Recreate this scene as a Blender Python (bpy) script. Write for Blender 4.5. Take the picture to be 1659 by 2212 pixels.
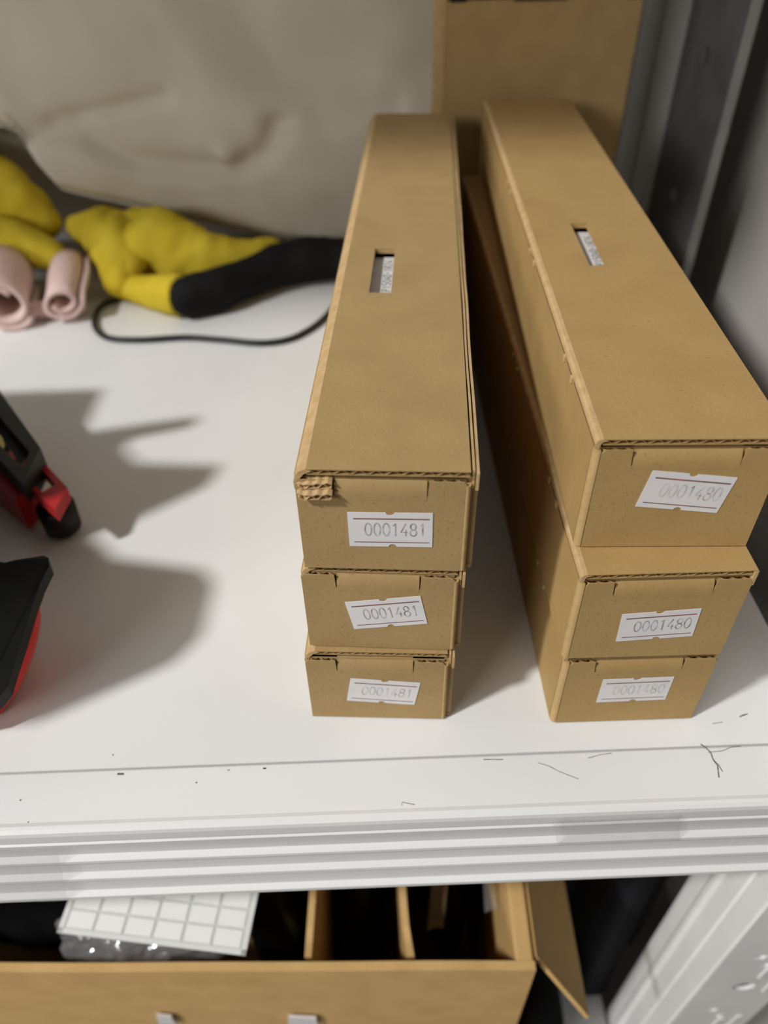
import bpy, bmesh, math, random
from mathutils import Vector, Matrix, noise

for o in list(bpy.data.objects):
    bpy.data.objects.remove(o)
SC = bpy.context.scene
COL = SC.collection
random.seed(7)

# ------------------------------------------------------------------ camera
cam_d = bpy.data.cameras.new('camera')
cam = bpy.data.objects.new('camera', cam_d)
COL.objects.link(cam)
R_ = Vector((0.99934949, -0.03200976, -0.01661187))
U_ = Vector((0.03378523, 0.66985199, 0.74172560))
F_ = Vector((0.01261496, 0.74180435, -0.67049771))
cam.matrix_world = Matrix(((R_.x, U_.x, -F_.x, -0.000884), (R_.y, U_.y, -F_.y, -0.144372),
                           (R_.z, U_.z, -F_.z, 0.211853), (0, 0, 0, 1)))
cam_d.sensor_fit = 'VERTICAL'
cam_d.sensor_height = 36.0
cam_d.sensor_width = 27.0
cam_d.lens = 1625.75 / 2212.0 * 36.0
cam_d.clip_start = 0.01
cam_d.clip_end = 30
cam_d.dof.use_dof = True
cam_d.dof.focus_distance = 0.205
cam_d.dof.aperture_fstop = 8.7
SC.camera = cam

# ------------------------------------------------------------------ light
SC.view_settings.view_transform = 'Standard'
SC.view_settings.look = 'None'
SC.view_settings.gamma = 1.0
SC.view_settings.use_curve_mapping = False
SC.view_settings.exposure = 0.0

world = bpy.data.worlds.new('room_ambience')
SC.world = world
world.use_nodes = True
bg = world.node_tree.nodes['Background']
bg.inputs[0].default_value = (1.0, 0.96, 0.91, 1)
bg.inputs[1].default_value = 0.075

lamp_d = bpy.data.lights.new('ceiling_lamp', 'AREA')
lamp_d.shape = 'DISK'
lamp_d.size = 0.15
lamp_d.energy = 31.5
lamp_d.color = (1.0, 0.995, 0.985)
lamp = bpy.data.objects.new('ceiling_lamp', lamp_d)
COL.objects.link(lamp)
LDIR = Vector((0.86, 0.47, -1.0)).normalized()
lamp.location = Vector((0, 0.03, 0.05)) - LDIR * 1.9
lamp.rotation_euler = LDIR.to_track_quat('-Z', 'Y').to_euler()

# wide soft fill added at the left front to lift fronts and deep shade
fill_light_d = bpy.data.lights.new('fill_panel', 'AREA')
fill_light_d.shape = 'RECTANGLE'
fill_light_d.size = 1.2
fill_light_d.size_y = 0.6
fill_light_d.energy = 25.0
fill_light_d.color = (1.0, 0.985, 0.96)
fill_light = bpy.data.objects.new('fill_panel', fill_light_d)
COL.objects.link(fill_light)
fill_light.location = (-1.95, -1.8, 1.0)
fill_light.rotation_euler = (Vector((0, 0.05, 0)) - Vector(fill_light.location)).to_track_quat('-Z', 'Y').to_euler()

# ------------------------------------------------------------------ helpers
def srgb(r, g, b):
    f = lambda v: (v / 255 / 12.92) if v / 255 <= 0.04045 else ((v / 255 + 0.055) / 1.055) ** 2.4
    return (f(r), f(g), f(b), 1)


def mat(name, c1, c2=None, scale=300, rough=0.6, detail=4, bump=0.0, bscale=None, metallic=0, spec=0.4,
        stretch=(1, 1, 1), trans=0.0, lo=0.35, hi=0.65, sss=0.0):
    m = bpy.data.materials.new(name)
    m.use_nodes = True
    nt = m.node_tree
    b = nt.nodes['Principled BSDF']
    b.inputs['Roughness'].default_value = rough
    b.inputs['Metallic'].default_value = metallic
    b.inputs['Specular IOR Level'].default_value = spec
    b.inputs['Transmission Weight'].default_value = trans
    if sss:
        b.inputs['Subsurface Weight'].default_value = sss
        b.inputs['Subsurface Radius'].default_value = (.006, .002, .001)
        b.inputs['Subsurface Scale'].default_value = 1.0
    tc = nt.nodes.new('ShaderNodeTexCoord')
    mp = nt.nodes.new('ShaderNodeMapping')
    mp.inputs['Scale'].default_value = stretch
    nt.links.new(tc.outputs['Object'], mp.inputs[0])
    if c2 is None:
        b.inputs['Base Color'].default_value = c1
    else:
        n = nt.nodes.new('ShaderNodeTexNoise')
        n.inputs['Scale'].default_value = scale
        n.inputs['Detail'].default_value = detail
        nt.links.new(mp.outputs[0], n.inputs['Vector'])
        r = nt.nodes.new('ShaderNodeValToRGB')
        r.color_ramp.elements[0].position = lo
        r.color_ramp.elements[1].position = hi
        r.color_ramp.elements[0].color = c1
        r.color_ramp.elements[1].color = c2
        nt.links.new(n.outputs['Fac'], r.inputs[0])
        nt.links.new(r.outputs[0], b.inputs['Base Color'])
    if bump:
        n2 = nt.nodes.new('ShaderNodeTexNoise')
        n2.inputs['Scale'].default_value = bscale or scale
        n2.inputs['Detail'].default_value = 5
        nt.links.new(mp.outputs[0], n2.inputs['Vector'])
        bp = nt.nodes.new('ShaderNodeBump')
        bp.inputs['Strength'].default_value = bump
        bp.inputs['Distance'].default_value = 0.0005
        nt.links.new(n2.outputs['Fac'], bp.inputs['Height'])
        nt.links.new(bp.outputs[0], b.inputs['Normal'])
    return m


def kraft(name, base, dark, speck):
    """kraft liner: soft cloudy tone + fine fibre speckles"""
    m = mat(name, dark, base, scale=55, rough=0.72, detail=8, bump=0.13, bscale=900, spec=0.25, lo=0.3, hi=0.62)
    nt = m.node_tree
    b = nt.nodes['Principled BSDF']
    src = b.inputs['Base Color'].links[0].from_socket
    tc = [n for n in nt.nodes if n.type == 'TEX_COORD'][0]
    n = nt.nodes.new('ShaderNodeTexNoise')
    n.inputs['Scale'].default_value = 1500
    n.inputs['Detail'].default_value = 3
    nt.links.new(tc.outputs['Object'], n.inputs['Vector'])
    r = nt.nodes.new('ShaderNodeValToRGB')
    r.color_ramp.elements[0].position = 0.26
    r.color_ramp.elements[1].position = 0.40
    r.color_ramp.elements[0].color = (1, 1, 1, 1)
    r.color_ramp.elements[1].color = (0, 0, 0, 1)
    nt.links.new(n.outputs['Fac'], r.inputs[0])
    mx = nt.nodes.new('ShaderNodeMixRGB')
    mx.inputs[2].default_value = speck
    nt.links.new(r.outputs[0], mx.inputs[0])
    nt.links.new(src, mx.inputs[1])
    nt.links.new(mx.outputs[0], b.inputs['Base Color'])
    return m


M = {}
M['kraft'] = kraft('kraft_liner', srgb(172, 144, 98), srgb(163, 135, 90), srgb(144, 116, 76))
M['kraft_warm'] = kraft('kraft_liner_warm', srgb(176, 145, 94), srgb(168, 137, 87), srgb(152, 121, 75))
M['kraft_fold'] = mat('kraft_fold', srgb(196, 166, 122), srgb(184, 152, 106), scale=260, rough=0.75, bump=0.3, bscale=900, spec=0.2)
M['kraft_edge'] = mat('kraft_edge', srgb(186, 156, 108), srgb(176, 146, 98), scale=260, rough=0.75, bump=0.2, bscale=900, spec=0.2)
M['flute'] = mat('kraft_flute', srgb(176, 142, 92), srgb(150, 118, 74), scale=700, rough=0.85, spec=0.15)
M['kraft_carton'] = kraft('kraft_carton', srgb(208, 171, 113), srgb(198, 160, 103), srgb(175, 140, 90))
M['paper'] = mat('label_paper', srgb(226, 222, 221), srgb(219, 216, 217), scale=90, rough=0.55, spec=0.3)
M['paper_edge'] = mat('label_paper_edge', srgb(228, 214, 200), rough=0.6)
M['line'] = mat('label_rule_ink', srgb(120, 88, 84), srgb(176, 92, 84), scale=95, rough=0.6, lo=0.48, hi=0.66)
M['ink'] = mat('number_ink', srgb(128, 130, 134), srgb(214, 213, 214), scale=480, rough=0.6, lo=0.36, hi=0.7)
M['ink_pale'] = mat('number_ink_pale', srgb(164, 166, 170), srgb(219, 217, 218), scale=420, rough=0.6, lo=0.32, hi=0.66)
M['ink_dark'] = mat('text_ink', srgb(60, 58, 56), srgb(110, 106, 102), scale=1200, rough=0.6)
M['white_paint'] = mat('shelf_white_paint', srgb(229, 229, 228), srgb(225, 225, 224), scale=18, rough=0.36, bump=0.05, bscale=160, spec=0.35)
M['white_metal'] = mat('white_enamel', srgb(230, 230, 229), srgb(222, 222, 221), scale=20, rough=0.3, spec=0.45, stretch=(0.2, 1, 1))
M['post_metal'] = mat('post_enamel', srgb(234, 234, 232), srgb(226, 226, 224), scale=30, rough=0.34, spec=0.45)
M['lip_shaded'] = mat('post_lip_shaded', srgb(150, 149, 146), srgb(140, 139, 136), scale=40, rough=0.45, spec=0.4)  # darker than the post enamel: shade on the back lip put into the colour
M['face_shaded'] = mat('post_face_shaded', srgb(112, 113, 114), srgb(98, 99, 101), scale=40, rough=0.45, spec=0.4)  # dark grey carries the shade on the back post's perforated leg
M['crack'] = mat('dirt', srgb(70, 66, 62), srgb(150, 146, 140), scale=900, rough=0.9, spec=0.1)
M['wall'] = mat('painted_wall', srgb(200, 196, 192), srgb(190, 186, 182), scale=4, rough=0.8, spec=0.2, bump=0.08, bscale=200)
M['floor'] = mat('floor_tiles', srgb(150, 146, 140), srgb(130, 126, 120), scale=6, rough=0.6)
M['bag'] = mat('white_sack', srgb(206, 198, 182), srgb(198, 189, 172), scale=12, rough=0.55, bump=0.1, bscale=60, spec=0.35)
M['yellow'] = mat('yellow_knit', srgb(226, 203, 66), srgb(212, 186, 48), scale=50, rough=0.9, bump=0.5, bscale=500, spec=0.15)
M['black_rubber'] = mat('black_rubber', srgb(20, 20, 21), srgb(28, 28, 29), scale=60, rough=0.75, spec=0.15, bump=0.3, bscale=400)
M['pink'] = mat('pink_cotton', srgb(234, 208, 200), srgb(222, 192, 186), scale=40, rough=0.95, bump=0.4, bscale=500, spec=0.1)
M['cable'] = mat('cable_pvc', srgb(34, 35, 34), rough=0.45)
M['gun_black'] = mat('gun_black_plastic', srgb(34, 34, 31), srgb(26, 26, 24), scale=120, rough=0.5, spec=0.35)
M['gun_red'] = mat('gun_red_plastic', srgb(188, 40, 44), srgb(178, 34, 38), scale=80, rough=0.35, spec=0.4)
M['gun_red_clear'] = mat('gun_red_shell', srgb(222, 44, 42), srgb(214, 38, 36), scale=80, rough=0.25, spec=0.5, sss=0.35)
M['roller'] = mat('roller_rubber', srgb(22, 18, 18), rough=0.55)
M['gold'] = mat('brass', srgb(190, 170, 110), rough=0.35, metallic=0.8)
M['black_bag'] = mat('black_plastic', srgb(16, 16, 18), srgb(24, 24, 27), scale=20, rough=0.42, spec=0.35)
M['navy_bag'] = mat('dark_cloth', srgb(30, 30, 34), srgb(22, 22, 27), scale=24, rough=0.7, spec=0.2)
M['shadow_bag'] = mat('charcoal_foam', srgb(34, 34, 35), srgb(26, 26, 27), scale=90, rough=0.9, spec=0.1)
M['sheet'] = mat('label_sheet', srgb(224, 225, 220), rough=0.5)
M['sticker'] = mat('blank_sticker', srgb(240, 240, 236), rough=0.45)
M['sheet_gap'] = mat('sheet_backing', srgb(204, 206, 202), srgb(212, 213, 208), scale=60, rough=0.5)


def clear_plastic(name, fac, rough, tint=(1, 1, 1, 1)):
    m = bpy.data.materials.new(name)
    m.use_nodes = True
    nt = m.node_tree
    nt.nodes.remove(nt.nodes['Principled BSDF'])
    out = nt.nodes['Material Output']
    tr = nt.nodes.new('ShaderNodeBsdfTransparent')
    gl = nt.nodes.new('ShaderNodeBsdfGlossy')
    df = nt.nodes.new('ShaderNodeBsdfDiffuse')
    df.inputs[0].default_value = (.6, .6, .62, 1)
    gl.inputs[0].default_value = tint
    gl.inputs['Roughness'].default_value = rough
    a = nt.nodes.new('ShaderNodeMixShader')
    a.inputs[0].default_value = 0.45
    nt.links.new(gl.outputs[0], a.inputs[1])
    nt.links.new(df.outputs[0], a.inputs[2])
    mx = nt.nodes.new('ShaderNodeMixShader')
    mx.inputs[0].default_value = fac
    nt.links.new(tr.outputs[0], mx.inputs[1])
    nt.links.new(a.outputs[0], mx.inputs[2])
    nt.links.new(mx.outputs[0], out.inputs[0])
    return m


M['clear'] = clear_plastic('clear_film', 0.38, 0.18)
M['tape'] = clear_plastic('clear_tape', 0.22, 0.12)


def obj(name, bm, material, parent=None, smooth=False):
    bmesh.ops.recalc_face_normals(bm, faces=bm.faces)
    me = bpy.data.meshes.new(name)
    bm.to_mesh(me)
    bm.free()
    for mm in (material if isinstance(material, (list, tuple)) else [material]):
        me.materials.append(M[mm])
    if smooth:
        for p in me.polygons:
            p.use_smooth = True
    o = bpy.data.objects.new(name, me)
    COL.objects.link(o)
    o.parent = parent
    return o


def tag(o, label=None, cat=None, group=None, kind=None):
    for k, v in (('label', label), ('category', cat), ('group', group), ('kind', kind)):
        if v:
            o[k] = v
    return o


def thing(name, label, cat, loc=(0, 0, 0), rz=0, group=None):
    o = bpy.data.objects.new(name, None)
    o.empty_display_size = 0.01
    COL.objects.link(o)
    o.location = loc
    o.rotation_euler = (0, 0, rz)
    return tag(o, label, cat, group)


def box(bm, x0, x1, y0, y1, z0, z1, bev=0.0, seg=2):
    r = bmesh.ops.create_cube(bm, size=1)
    vs = r['verts']
    for v in vs:
        v.co = Vector(((x0 + x1) / 2 + v.co.x * (x1 - x0), (y0 + y1) / 2 + v.co.y * (y1 - y0), (z0 + z1) / 2 + v.co.z * (z1 - z0)))
    if bev:
        es = set()
        for v in vs:
            es.update(v.link_edges)
        bmesh.ops.bevel(bm, geom=list(es), offset=bev, segments=seg, affect='EDGES', profile=0.6)
    return bm


def boxes(*lst, bev=0.0):
    bm = bmesh.new()
    for b in lst:
        box(bm, *b, bev=bev)
    return bm


def prism(bm, pts, z0, z1, top_inset=None):
    """vertical prism over xy polygon pts; top_inset = other polygon for the bottom ring"""
    low = top_inset or pts
    a = [bm.verts.new((p[0], p[1], z0)) for p in low]
    b = [bm.verts.new((p[0], p[1], z1)) for p in pts]
    n = len(pts)
    bm.faces.new(list(reversed(a)))
    bm.faces.new(b)
    for i in range(n):
        bm.faces.new((a[i], a[(i + 1) % n], b[(i + 1) % n], b[i]))
    return bm


def extrude_profile(bm, prof, x0, x1, axis='x', closed=True):
    """sweep a list of (a, b) points along an axis; axis 'x': (y,z), axis 'z': (x,y), axis 'y': (x,z)"""
    def mk(p, t):
        if axis == 'x':
            return (t, p[0], p[1])
        if axis == 'y':
            return (p[0], t, p[1])
        return (p[0], p[1], t)
    a = [bm.verts.new(mk(p, x0)) for p in prof]
    b = [bm.verts.new(mk(p, x1)) for p in prof]
    n = len(prof)
    for i in range(n if closed else n - 1):
        bm.faces.new((a[i], a[(i + 1) % n], b[(i + 1) % n], b[i]))
    if closed:
        bm.faces.new(a)
        bm.faces.new(list(reversed(b)))
    return bm


def plate(outer, holes, t, xf):
    """flat plate with holes; 2D polygons, thickness t; xf maps (a, b, depth) -> xyz"""
    bm = bmesh.new()
    edges = []
    for poly in [outer] + holes:
        vs = [bm.verts.new((p[0], p[1], 0)) for p in poly]
        for i in range(len(vs)):
            edges.append(bm.edges.new((vs[i], vs[(i + 1) % len(vs)])))
    bmesh.ops.triangle_fill(bm, use_beauty=True, use_dissolve=False, edges=edges)
    r = bmesh.ops.extrude_face_region(bm, geom=list(bm.faces))
    for v in r['geom']:
        if isinstance(v, bmesh.types.BMVert):
            v.co.z = t
    for v in bm.verts:
        v.co = Vector(xf(v.co.x, v.co.y, v.co.z))
    return bm


def catmull(pts, n):
    out = []
    P = [pts[0]] + list(pts) + [pts[-1]]
    for i in range(1, len(P) - 2):
        p0, p1, p2, p3 = [Vector(q) for q in P[i - 1:i + 3]]
        for k in range(n):
            t = k / n
            out.append(0.5 * ((2 * p1) + (-p0 + p2) * t + (2 * p0 - 5 * p1 + 4 * p2 - p3) * t * t + (-p0 + 3 * p1 - 3 * p2 + p3) * t ** 3))
    out.append(Vector(pts[-1]))
    return out


def tube(bm, pts, r, seg=10, n=8, cap=True, flat=1.0, wob=0.0, wscale=60.0, seed=0.0, round_ends=False):
    """lofted tube; r a number or a list of radii per control point; flat scales the vertical radius"""
    if isinstance(r, (int, float)):
        r = [r] * len(pts)
    c4 = catmull([Vector((*p, rr)) for p, rr in zip(pts, r)], n)
    sp = [Vector(q[:3]) for q in c4]
    rr = [max(q[3], 1e-5) for q in c4]
    if round_ends:
        d0 = (sp[0] - sp[1]).normalized()
        d1 = (sp[-1] - sp[-2]).normalized()
        pre, post = [], []
        for a in (85, 65, 45, 22):
            s, c = math.sin(math.radians(a)), math.cos(math.radians(a))
            pre.append((sp[0] + d0 * rr[0] * s, rr[0] * c))
            post.append((sp[-1] + d1 * rr[-1] * s, rr[-1] * c))
        sp = [p for p, _ in pre] + sp + [p for p, _ in reversed(post)]
        rr = [q for _, q in pre] + rr + [q for _, q in reversed(post)]
    rings = []
    for i, p in enumerate(sp):
        d = (sp[min(i + 1, len(sp) - 1)] - sp[max(i - 1, 0)]).normalized()
        s = d.cross(Vector((0, 0, 1)))
        if s.length < 1e-4:
            s = Vector((1, 0, 0))
        s.normalize()
        u = s.cross(d).normalized()
        ring = []
        for k in range(seg):
            a = 2 * math.pi * k / seg
            v = p + s * math.cos(a) * rr[i] + u * math.sin(a) * rr[i] * flat
            if wob:
                v += (v - p) * wob * (noise.noise(Vector((v.x * wscale + seed, v.y * wscale, v.z * wscale))) + .5 * noise.noise(Vector((v.x * wscale * 2.6, v.y * wscale * 2.6 + seed, v.z * wscale * 2.6))))
            ring.append(bm.verts.new(v))
        rings.append(ring)
    for a, b in zip(rings, rings[1:]):
        for k in range(seg):
            bm.faces.new((a[k], a[(k + 1) % seg], b[(k + 1) % seg], b[k]))
    if cap:
        bm.faces.new(rings[0])
        bm.faces.new(rings[-1])
    return bm


def ribbon(bm, pts, w, z=0.0, t=0.0):
    """flat polyline of width w in the xy plane"""
    P = [Vector((p[0], p[1], 0)) for p in pts]
    L, Rr = [], []
    for i, p in enumerate(P):
        d = (P[min(i + 1, len(P) - 1)] - P[max(i - 1, 0)])
        if d.length < 1e-9:
            d = Vector((1, 0, 0))
        d.normalize()
        nrm = Vector((-d.y, d.x, 0)) * w / 2
        L.append(bm.verts.new((p.x + nrm.x, p.y + nrm.y, z)))
        Rr.append(bm.verts.new((p.x - nrm.x, p.y - nrm.y, z)))
    for i in range(len(P) - 1):
        bm.faces.new((L[i], Rr[i], Rr[i + 1], L[i + 1]))


def arc(cx, cy, rx, ry, a0, a1, n=10):
    return [(cx + rx * math.cos(math.radians(a0 + (a1 - a0) * i / n)), cy + ry * math.sin(math.radians(a0 + (a1 - a0) * i / n))) for i in range(n + 1)]


GL = {  # stroke glyphs in a 0..1 x 0..1.9 cell
    '0': [arc(.5, .95, .5, .95, 90, 450, 20)],
    '1': [[(.18, 1.55), (.55, 1.9), (.55, 0)]],
    '4': [[(.72, 1.9), (0, .55), (1, .55)], [(.74, .95), (.74, 0)]],
    '8': [arc(.5, 1.42, .42, .46, -90, 270, 16), arc(.5, .48, .5, .48, 90, 450, 16)],
    'C': [arc(.55, .95, .5, .95, 50, 310, 16)],
    'P': [[(.08, 0), (.08, 1.9), (.55, 1.9)], arc(.5, 1.4, .45, .5, 90, -90, 8), [(.5, .9), (.08, .9)]],
    '5': [[(.9, 1.9), (.15, 1.9), (.1, 1.1), (.5, 1.2)], arc(.45, .6, .5, .6, 80, -140, 10)],
    'A': [[(0, 0), (.5, 1.9), (1, 0)], [(.2, .65), (.8, .65)]],
    'D': [[(.08, 0), (.08, 1.9), (.4, 1.9)], arc(.4, .95, .55, .95, 90, -90, 10), [(.4, 0), (.08, 0)]],
    '-': [[(.15, .9), (.85, .9)]],
    'R': [[(.08, 0), (.08, 1.9), (.55, 1.9)], arc(.5, 1.4, .45, .5, 90, -90, 8), [(.5, .9), (.08, .9)], [(.5, .9), (.95, 0)]],
    '2': [arc(.5, 1.4, .45, .5, 170, -20, 8) + [(.05, 0), (.95, 0)]],
}


def text_bm(s, cw, adv, ch, w, xf):
    bm = bmesh.new()
    for i, ch_ in enumerate(s):
        for st in GL[ch_]:
            ribbon(bm, [(i * adv + p[0] * cw, p[1] / 1.9 * ch) for p in st], w)
    for v in bm.verts:
        v.co = Vector(xf(v.co.x, v.co.y))
    return bm


# ------------------------------------------------------------------ setting
tag(obj('wall_back', boxes((-1.6, .24, .50, .52, -.42, 1.0)), 'wall'), kind='structure')
tag(obj('wall_right', boxes((.222, .242, -.02, .50, -.42, 1.0)), 'wall'), kind='structure')
tag(obj('floor', boxes((-1.6, .9, -1.0, .52, -.44, -.42)), 'floor'), kind='structure')

# ------------------------------------------------------------------ shelf rack
YS, YF, HB = -0.0229, -0.0429, 0.0462
rack = thing('shelving_rack', 'white metal shelving rack with ribbed front rail and perforated posts', 'shelf', (0, 0, -.42))
Z0 = .42    # rack origin is on the floor


def rz(bm):
    for v in bm.verts:
        v.co.z += Z0
    return bm


def shelf_plate(z, name='shelf_panel', x1=.187):
    out = [(-1.1, YS), (.1375, YS), (.1375, .0), (.1375, .275), (.158, .275), (.158, .39), (-1.1, .39)]
    return obj(name, rz(plate(out, [], -.012, lambda a, b, d: (a, b, z + d))), 'white_paint', rack)


def rail_profile(z):
    f = YF
    pr = [(YS - .0003, z - .0022), (YS - .0005, z - .0004), (YS - .0011, z), (f + .0035, z), (f + .0022, z + .0004), (f + .0012, z + .0003), (f + .0003, z - .0006), (f, z - .002),
          (f, z - .0056), (f + .0009, z - .0062), (f + .0009, z - .0070), (f + .0001, z - .0078),
          (f + .0012, z - .0165), (f - .0004, z - .0180), (f - .0005, z - .0192), (f + .0011, z - .0205),
          (f + .0012, z - .0290), (f - .0004, z - .0305), (f - .0005, z - .0318), (f + .0011, z - .0332),
          (f + .0011, z - .0425), (f - .0006, z - .0438), (f - .0006, z - .0455), (f + .0006, z - .0462),
          (f + .008, z - .0462), (YS - .0003, z - .040)]
    return pr


shelf_plate(0)
rail = obj('front_rail', rz(extrude_profile(bmesh.new(), rail_profile(0), -1.1, .1385)), 'white_metal', rack)
shelf_plate(-.36)
obj('front_rail', rz(extrude_profile(bmesh.new(), rail_profile(-.36), -1.1, .1385)), 'white_metal', rack)
shelf_plate(.575)
obj('front_rail', rz(extrude_profile(bmesh.new(), rail_profile(.575), -1.1, .1385)), 'white_metal', rack)

# clear tape wrinkled over the rail
def tape(x0, x1, zt, zb, skew, seed):
    bm = bmesh.new()
    nx, nz = 26, 14
    g = []
    for j in range(nz + 1):
        row = []
        for i in range(nx + 1):
            a, c = i / nx, j / nz
            x = x0 + (x1 - x0) * a + skew * c
            z = zt + (zb - zt) * c
            y = YF - .0009 - .0006 * noise.noise(Vector((x * 260, z * 420, seed))) - .0003 * abs(noise.noise(Vector((x * 700, z * 500, seed))))
            row.append(bm.verts.new((x, y, z)))
        g.append(row)
    for j in range(nz):
        for i in range(nx):
            bm.faces.new((g[j][i], g[j][i + 1], g[j + 1][i + 1], g[j + 1][i]))
    return obj('clear_tape', rz(bm), 'tape', rail, True)


tape(.0475, .085, -.002, -.0185, .004, 3)
tape(-.135, -.097, -.007, -.045, -.008, 9)

# scratches and dirt along the seam
bm = bmesh.new()
for pts, w in (([(.0979, -.0224), (.099, -.0237), (.1, -.0253), (.0999, -.0276), (.1005, -.0299), (.0995, -.0337)], .0004),
               ([(.0993, -.0253), (.1037, -.025), (.1071, -.0238), (.1101, -.0236)], .00022),
               ([(.0999, -.0280), (.1009, -.0295), (.1013, -.0318)], .0003),
               ([(.0464, -.0266), (.0495, -.0278), (.0526, -.0299), (.0576, -.0324)], .0002),
               ([(.062, -.0257), (.0666, -.0246), (.0696, -.0244)], .0002),
               ([(-.082, -.0250), (-.0800, -.0251)], .0007), ([(-.0376, -.0250), (-.0366, -.0250)], .0005), ([(-.0484, -.0252), (-.0478, -.0251)], .0004),
               ([(-.0575, -.0287), (-.0572, -.0290)], .0005), ([(-.1092, -.0322), (-.1088, -.0324)], .0005), ([(-.1046, -.0390), (-.1044, -.0393)], .0004),
               ([(.0043, -.0385), (.0043, -.0375), (.008, -.0384)], .0002), ([(.03, -.0248), (.036, -.0251)], .0003)):
    ribbon(bm, pts, w, .00006)
tag(obj('paint_crack', rz(bm), 'crack', rail), kind='stuff')
bm = bmesh.new()
for pts, w in (([(.1135, -.0134), (.115, -.0128), (.1166, -.0124)], .0004), ([(.104, -.0155), (.1075, -.015)], .0002), ([(-.085, -.0185), (-.0846, -.0185)], .0004)):
    ribbon(bm, pts, w, .00006)
tag(obj('scratch', rz(bm), 'crack', rack), kind='stuff')


def ell(cx, cy, rx, ry, n=16, a0=0):
    return [(cx + rx * math.cos(2 * math.pi * i / n + a0), cy + ry * math.sin(2 * math.pi * i / n + a0)) for i in range(n)]


def post(corner_x, corner_y, wy, wx, z0, z1, side):
    """angle post: ridged left face and perforated front face"""
    x, y = corner_x, corner_y
    # left face: profile in (x, y) swept along z
    pr = [(x + .0025, y + wy), (x + .0006, y + wy - .0006), (x, y + wy - .003), (x - .0003, y + wy - .0105), (x - .0012, y + wy - .0125), (x - .0012, y + wy - .0145), (x, y + wy - .0165),
          (x, y + .0128), (x + .0009, y + .0120), (x + .0009, y + .0114), (x, y + .0106), (x, y + .0015), (x + .0004, y + .0004)]
    inner = [(p[0] + .0018, p[1] + (.0012 if i > len(pr) - 4 else 0)) for i, p in enumerate(pr)]
    bm = extrude_profile(bmesh.new(), pr + list(reversed(inner)), z0, z1, 'z')
    root = obj('post', rz(bm), 'post_metal', rack)
    # perforated front face
    holes = []
    z = -.143
    k = 0
    while z > z0 + .03:
        zz = z
        if k % 2 == 0:
            holes.append([(x + .0150, zz + .0055), (x + .0185, zz + .0035), (x + .0170, zz - .0005), (x + .0125, zz + .0005)])
            holes.append([(x + .0200, zz - .0055), (x + .0240, zz - .0065), (x + .0225, zz - .0110), (x + .0180, zz - .0095)])
        else:
            holes.append(ell(x + .0205, zz, .0052, .0048))
        z -= .0370
        k += 1
    yf_ = y
    bm = plate([(x + .0004, z0), (x + wx, z0), (x + wx, z1), (x + .0004, z1)], holes, .0016, lambda a, b, d: (a, yf_ + d, b))
    obj('perforated_face', rz(bm), 'post_metal', root)
    z = -.152
    while z > z0 + .06:
        obj('embossed_rib', rz(boxes((x + .0226, x + .0258, y - .0006, y + .001, z - .016, z - .003), bev=.0006)), 'post_metal', root)
        obj('embossed_rib', rz(boxes((x + .0308, x + .0340, y - .0006, y + .001, z - .036, z + .000), bev=.0006)), 'post_metal', root)
        z -= .074
    return root


fp = post(.139, -.0405, .038, .040, -.42, .60, 'front')
# back post: angle whose legs face into the rack, with a folded front lip
X0, X1, YB, YA = .161, .1900, .360, .2790
pr = [(X0, YB - .0005), (X0 + .0004, YB - .0012), (X0 + .0062, YB - .0012), (X0 + .0068, YB), (X0 + .0072, YB + .006), (X0 + .0134, YB + .006), (X0 + .0138, YB), (X0 + .0144, YB - .0012),
      (X1 - .0012, YB - .0012), (X1 - .0012, YB), (X1, YB + .0016), (X0 + .0150, YB + .0016), (X0 + .0146, YB + .0076), (X0 + .0060, YB + .0076), (X0 + .0056, YB + .0012), (X0, YB + .0012)]
bpost = obj('post', rz(extrude_profile(bmesh.new(), pr, -.42, .60, 'z')), 'post_metal', rack)
holes = []
zz, k = .155, 0
while zz > -.38:
    yc = .322
    if k % 2 == 0:
        holes.append([(yc - .006, zz + .004), (yc - .002, zz + .006), (yc - .001, zz + .001), (yc - .005, zz - .001)])
        holes.append([(yc + .002, zz - .005), (yc + .006, zz - .003), (yc + .007, zz - .008), (yc + .003, zz - .010)])
    else:
        holes.append(ell(yc, zz, .0046, .0046))
    zz -= .037
    k += 1
obj('perforated_face', rz(plate([(YA + .001, -.42), (YB - .0014, -.42), (YB - .0014, .60), (YA + .001, .60)], holes, .0016, lambda a, b, d: (X1 - .0016 + d, a, b))), 'face_shaded', bpost)
obj('front_lip', rz(boxes((X1 - .0030, X1 + .0022, YA - .0012, YA + .0006, -.42, .60), bev=.0005)), 'lip_shaded', bpost)

# rail end bracket on the front post
bm = bmesh.new()
y0 = -.0410
pr = [(y0, -.0462), (y0 + .0215, -.0462), (y0 + .0075, -.0745), (y0 + .0030, -.0800), (y0, -.0785)]
a = [bm.verts.new((.1370, p[0], p[1])) for p in pr]
b = [bm.verts.new((.1384, p[0], p[1])) for p in pr]
bm.faces.new(a); bm.faces.new(list(reversed(b)))
for i in range(len(pr)):
    bm.faces.new((a[i], b[i], b[(i + 1) % len(pr)], a[(i + 1) % len(pr)]))
box(bm, .1370, .165, y0 - .0012, y0, -.0745, -.0462)
obj('rail_bracket', rz(bm), 'post_metal', rack)

# ------------------------------------------------------------------ long kraft boxes
T = .0016


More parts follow.
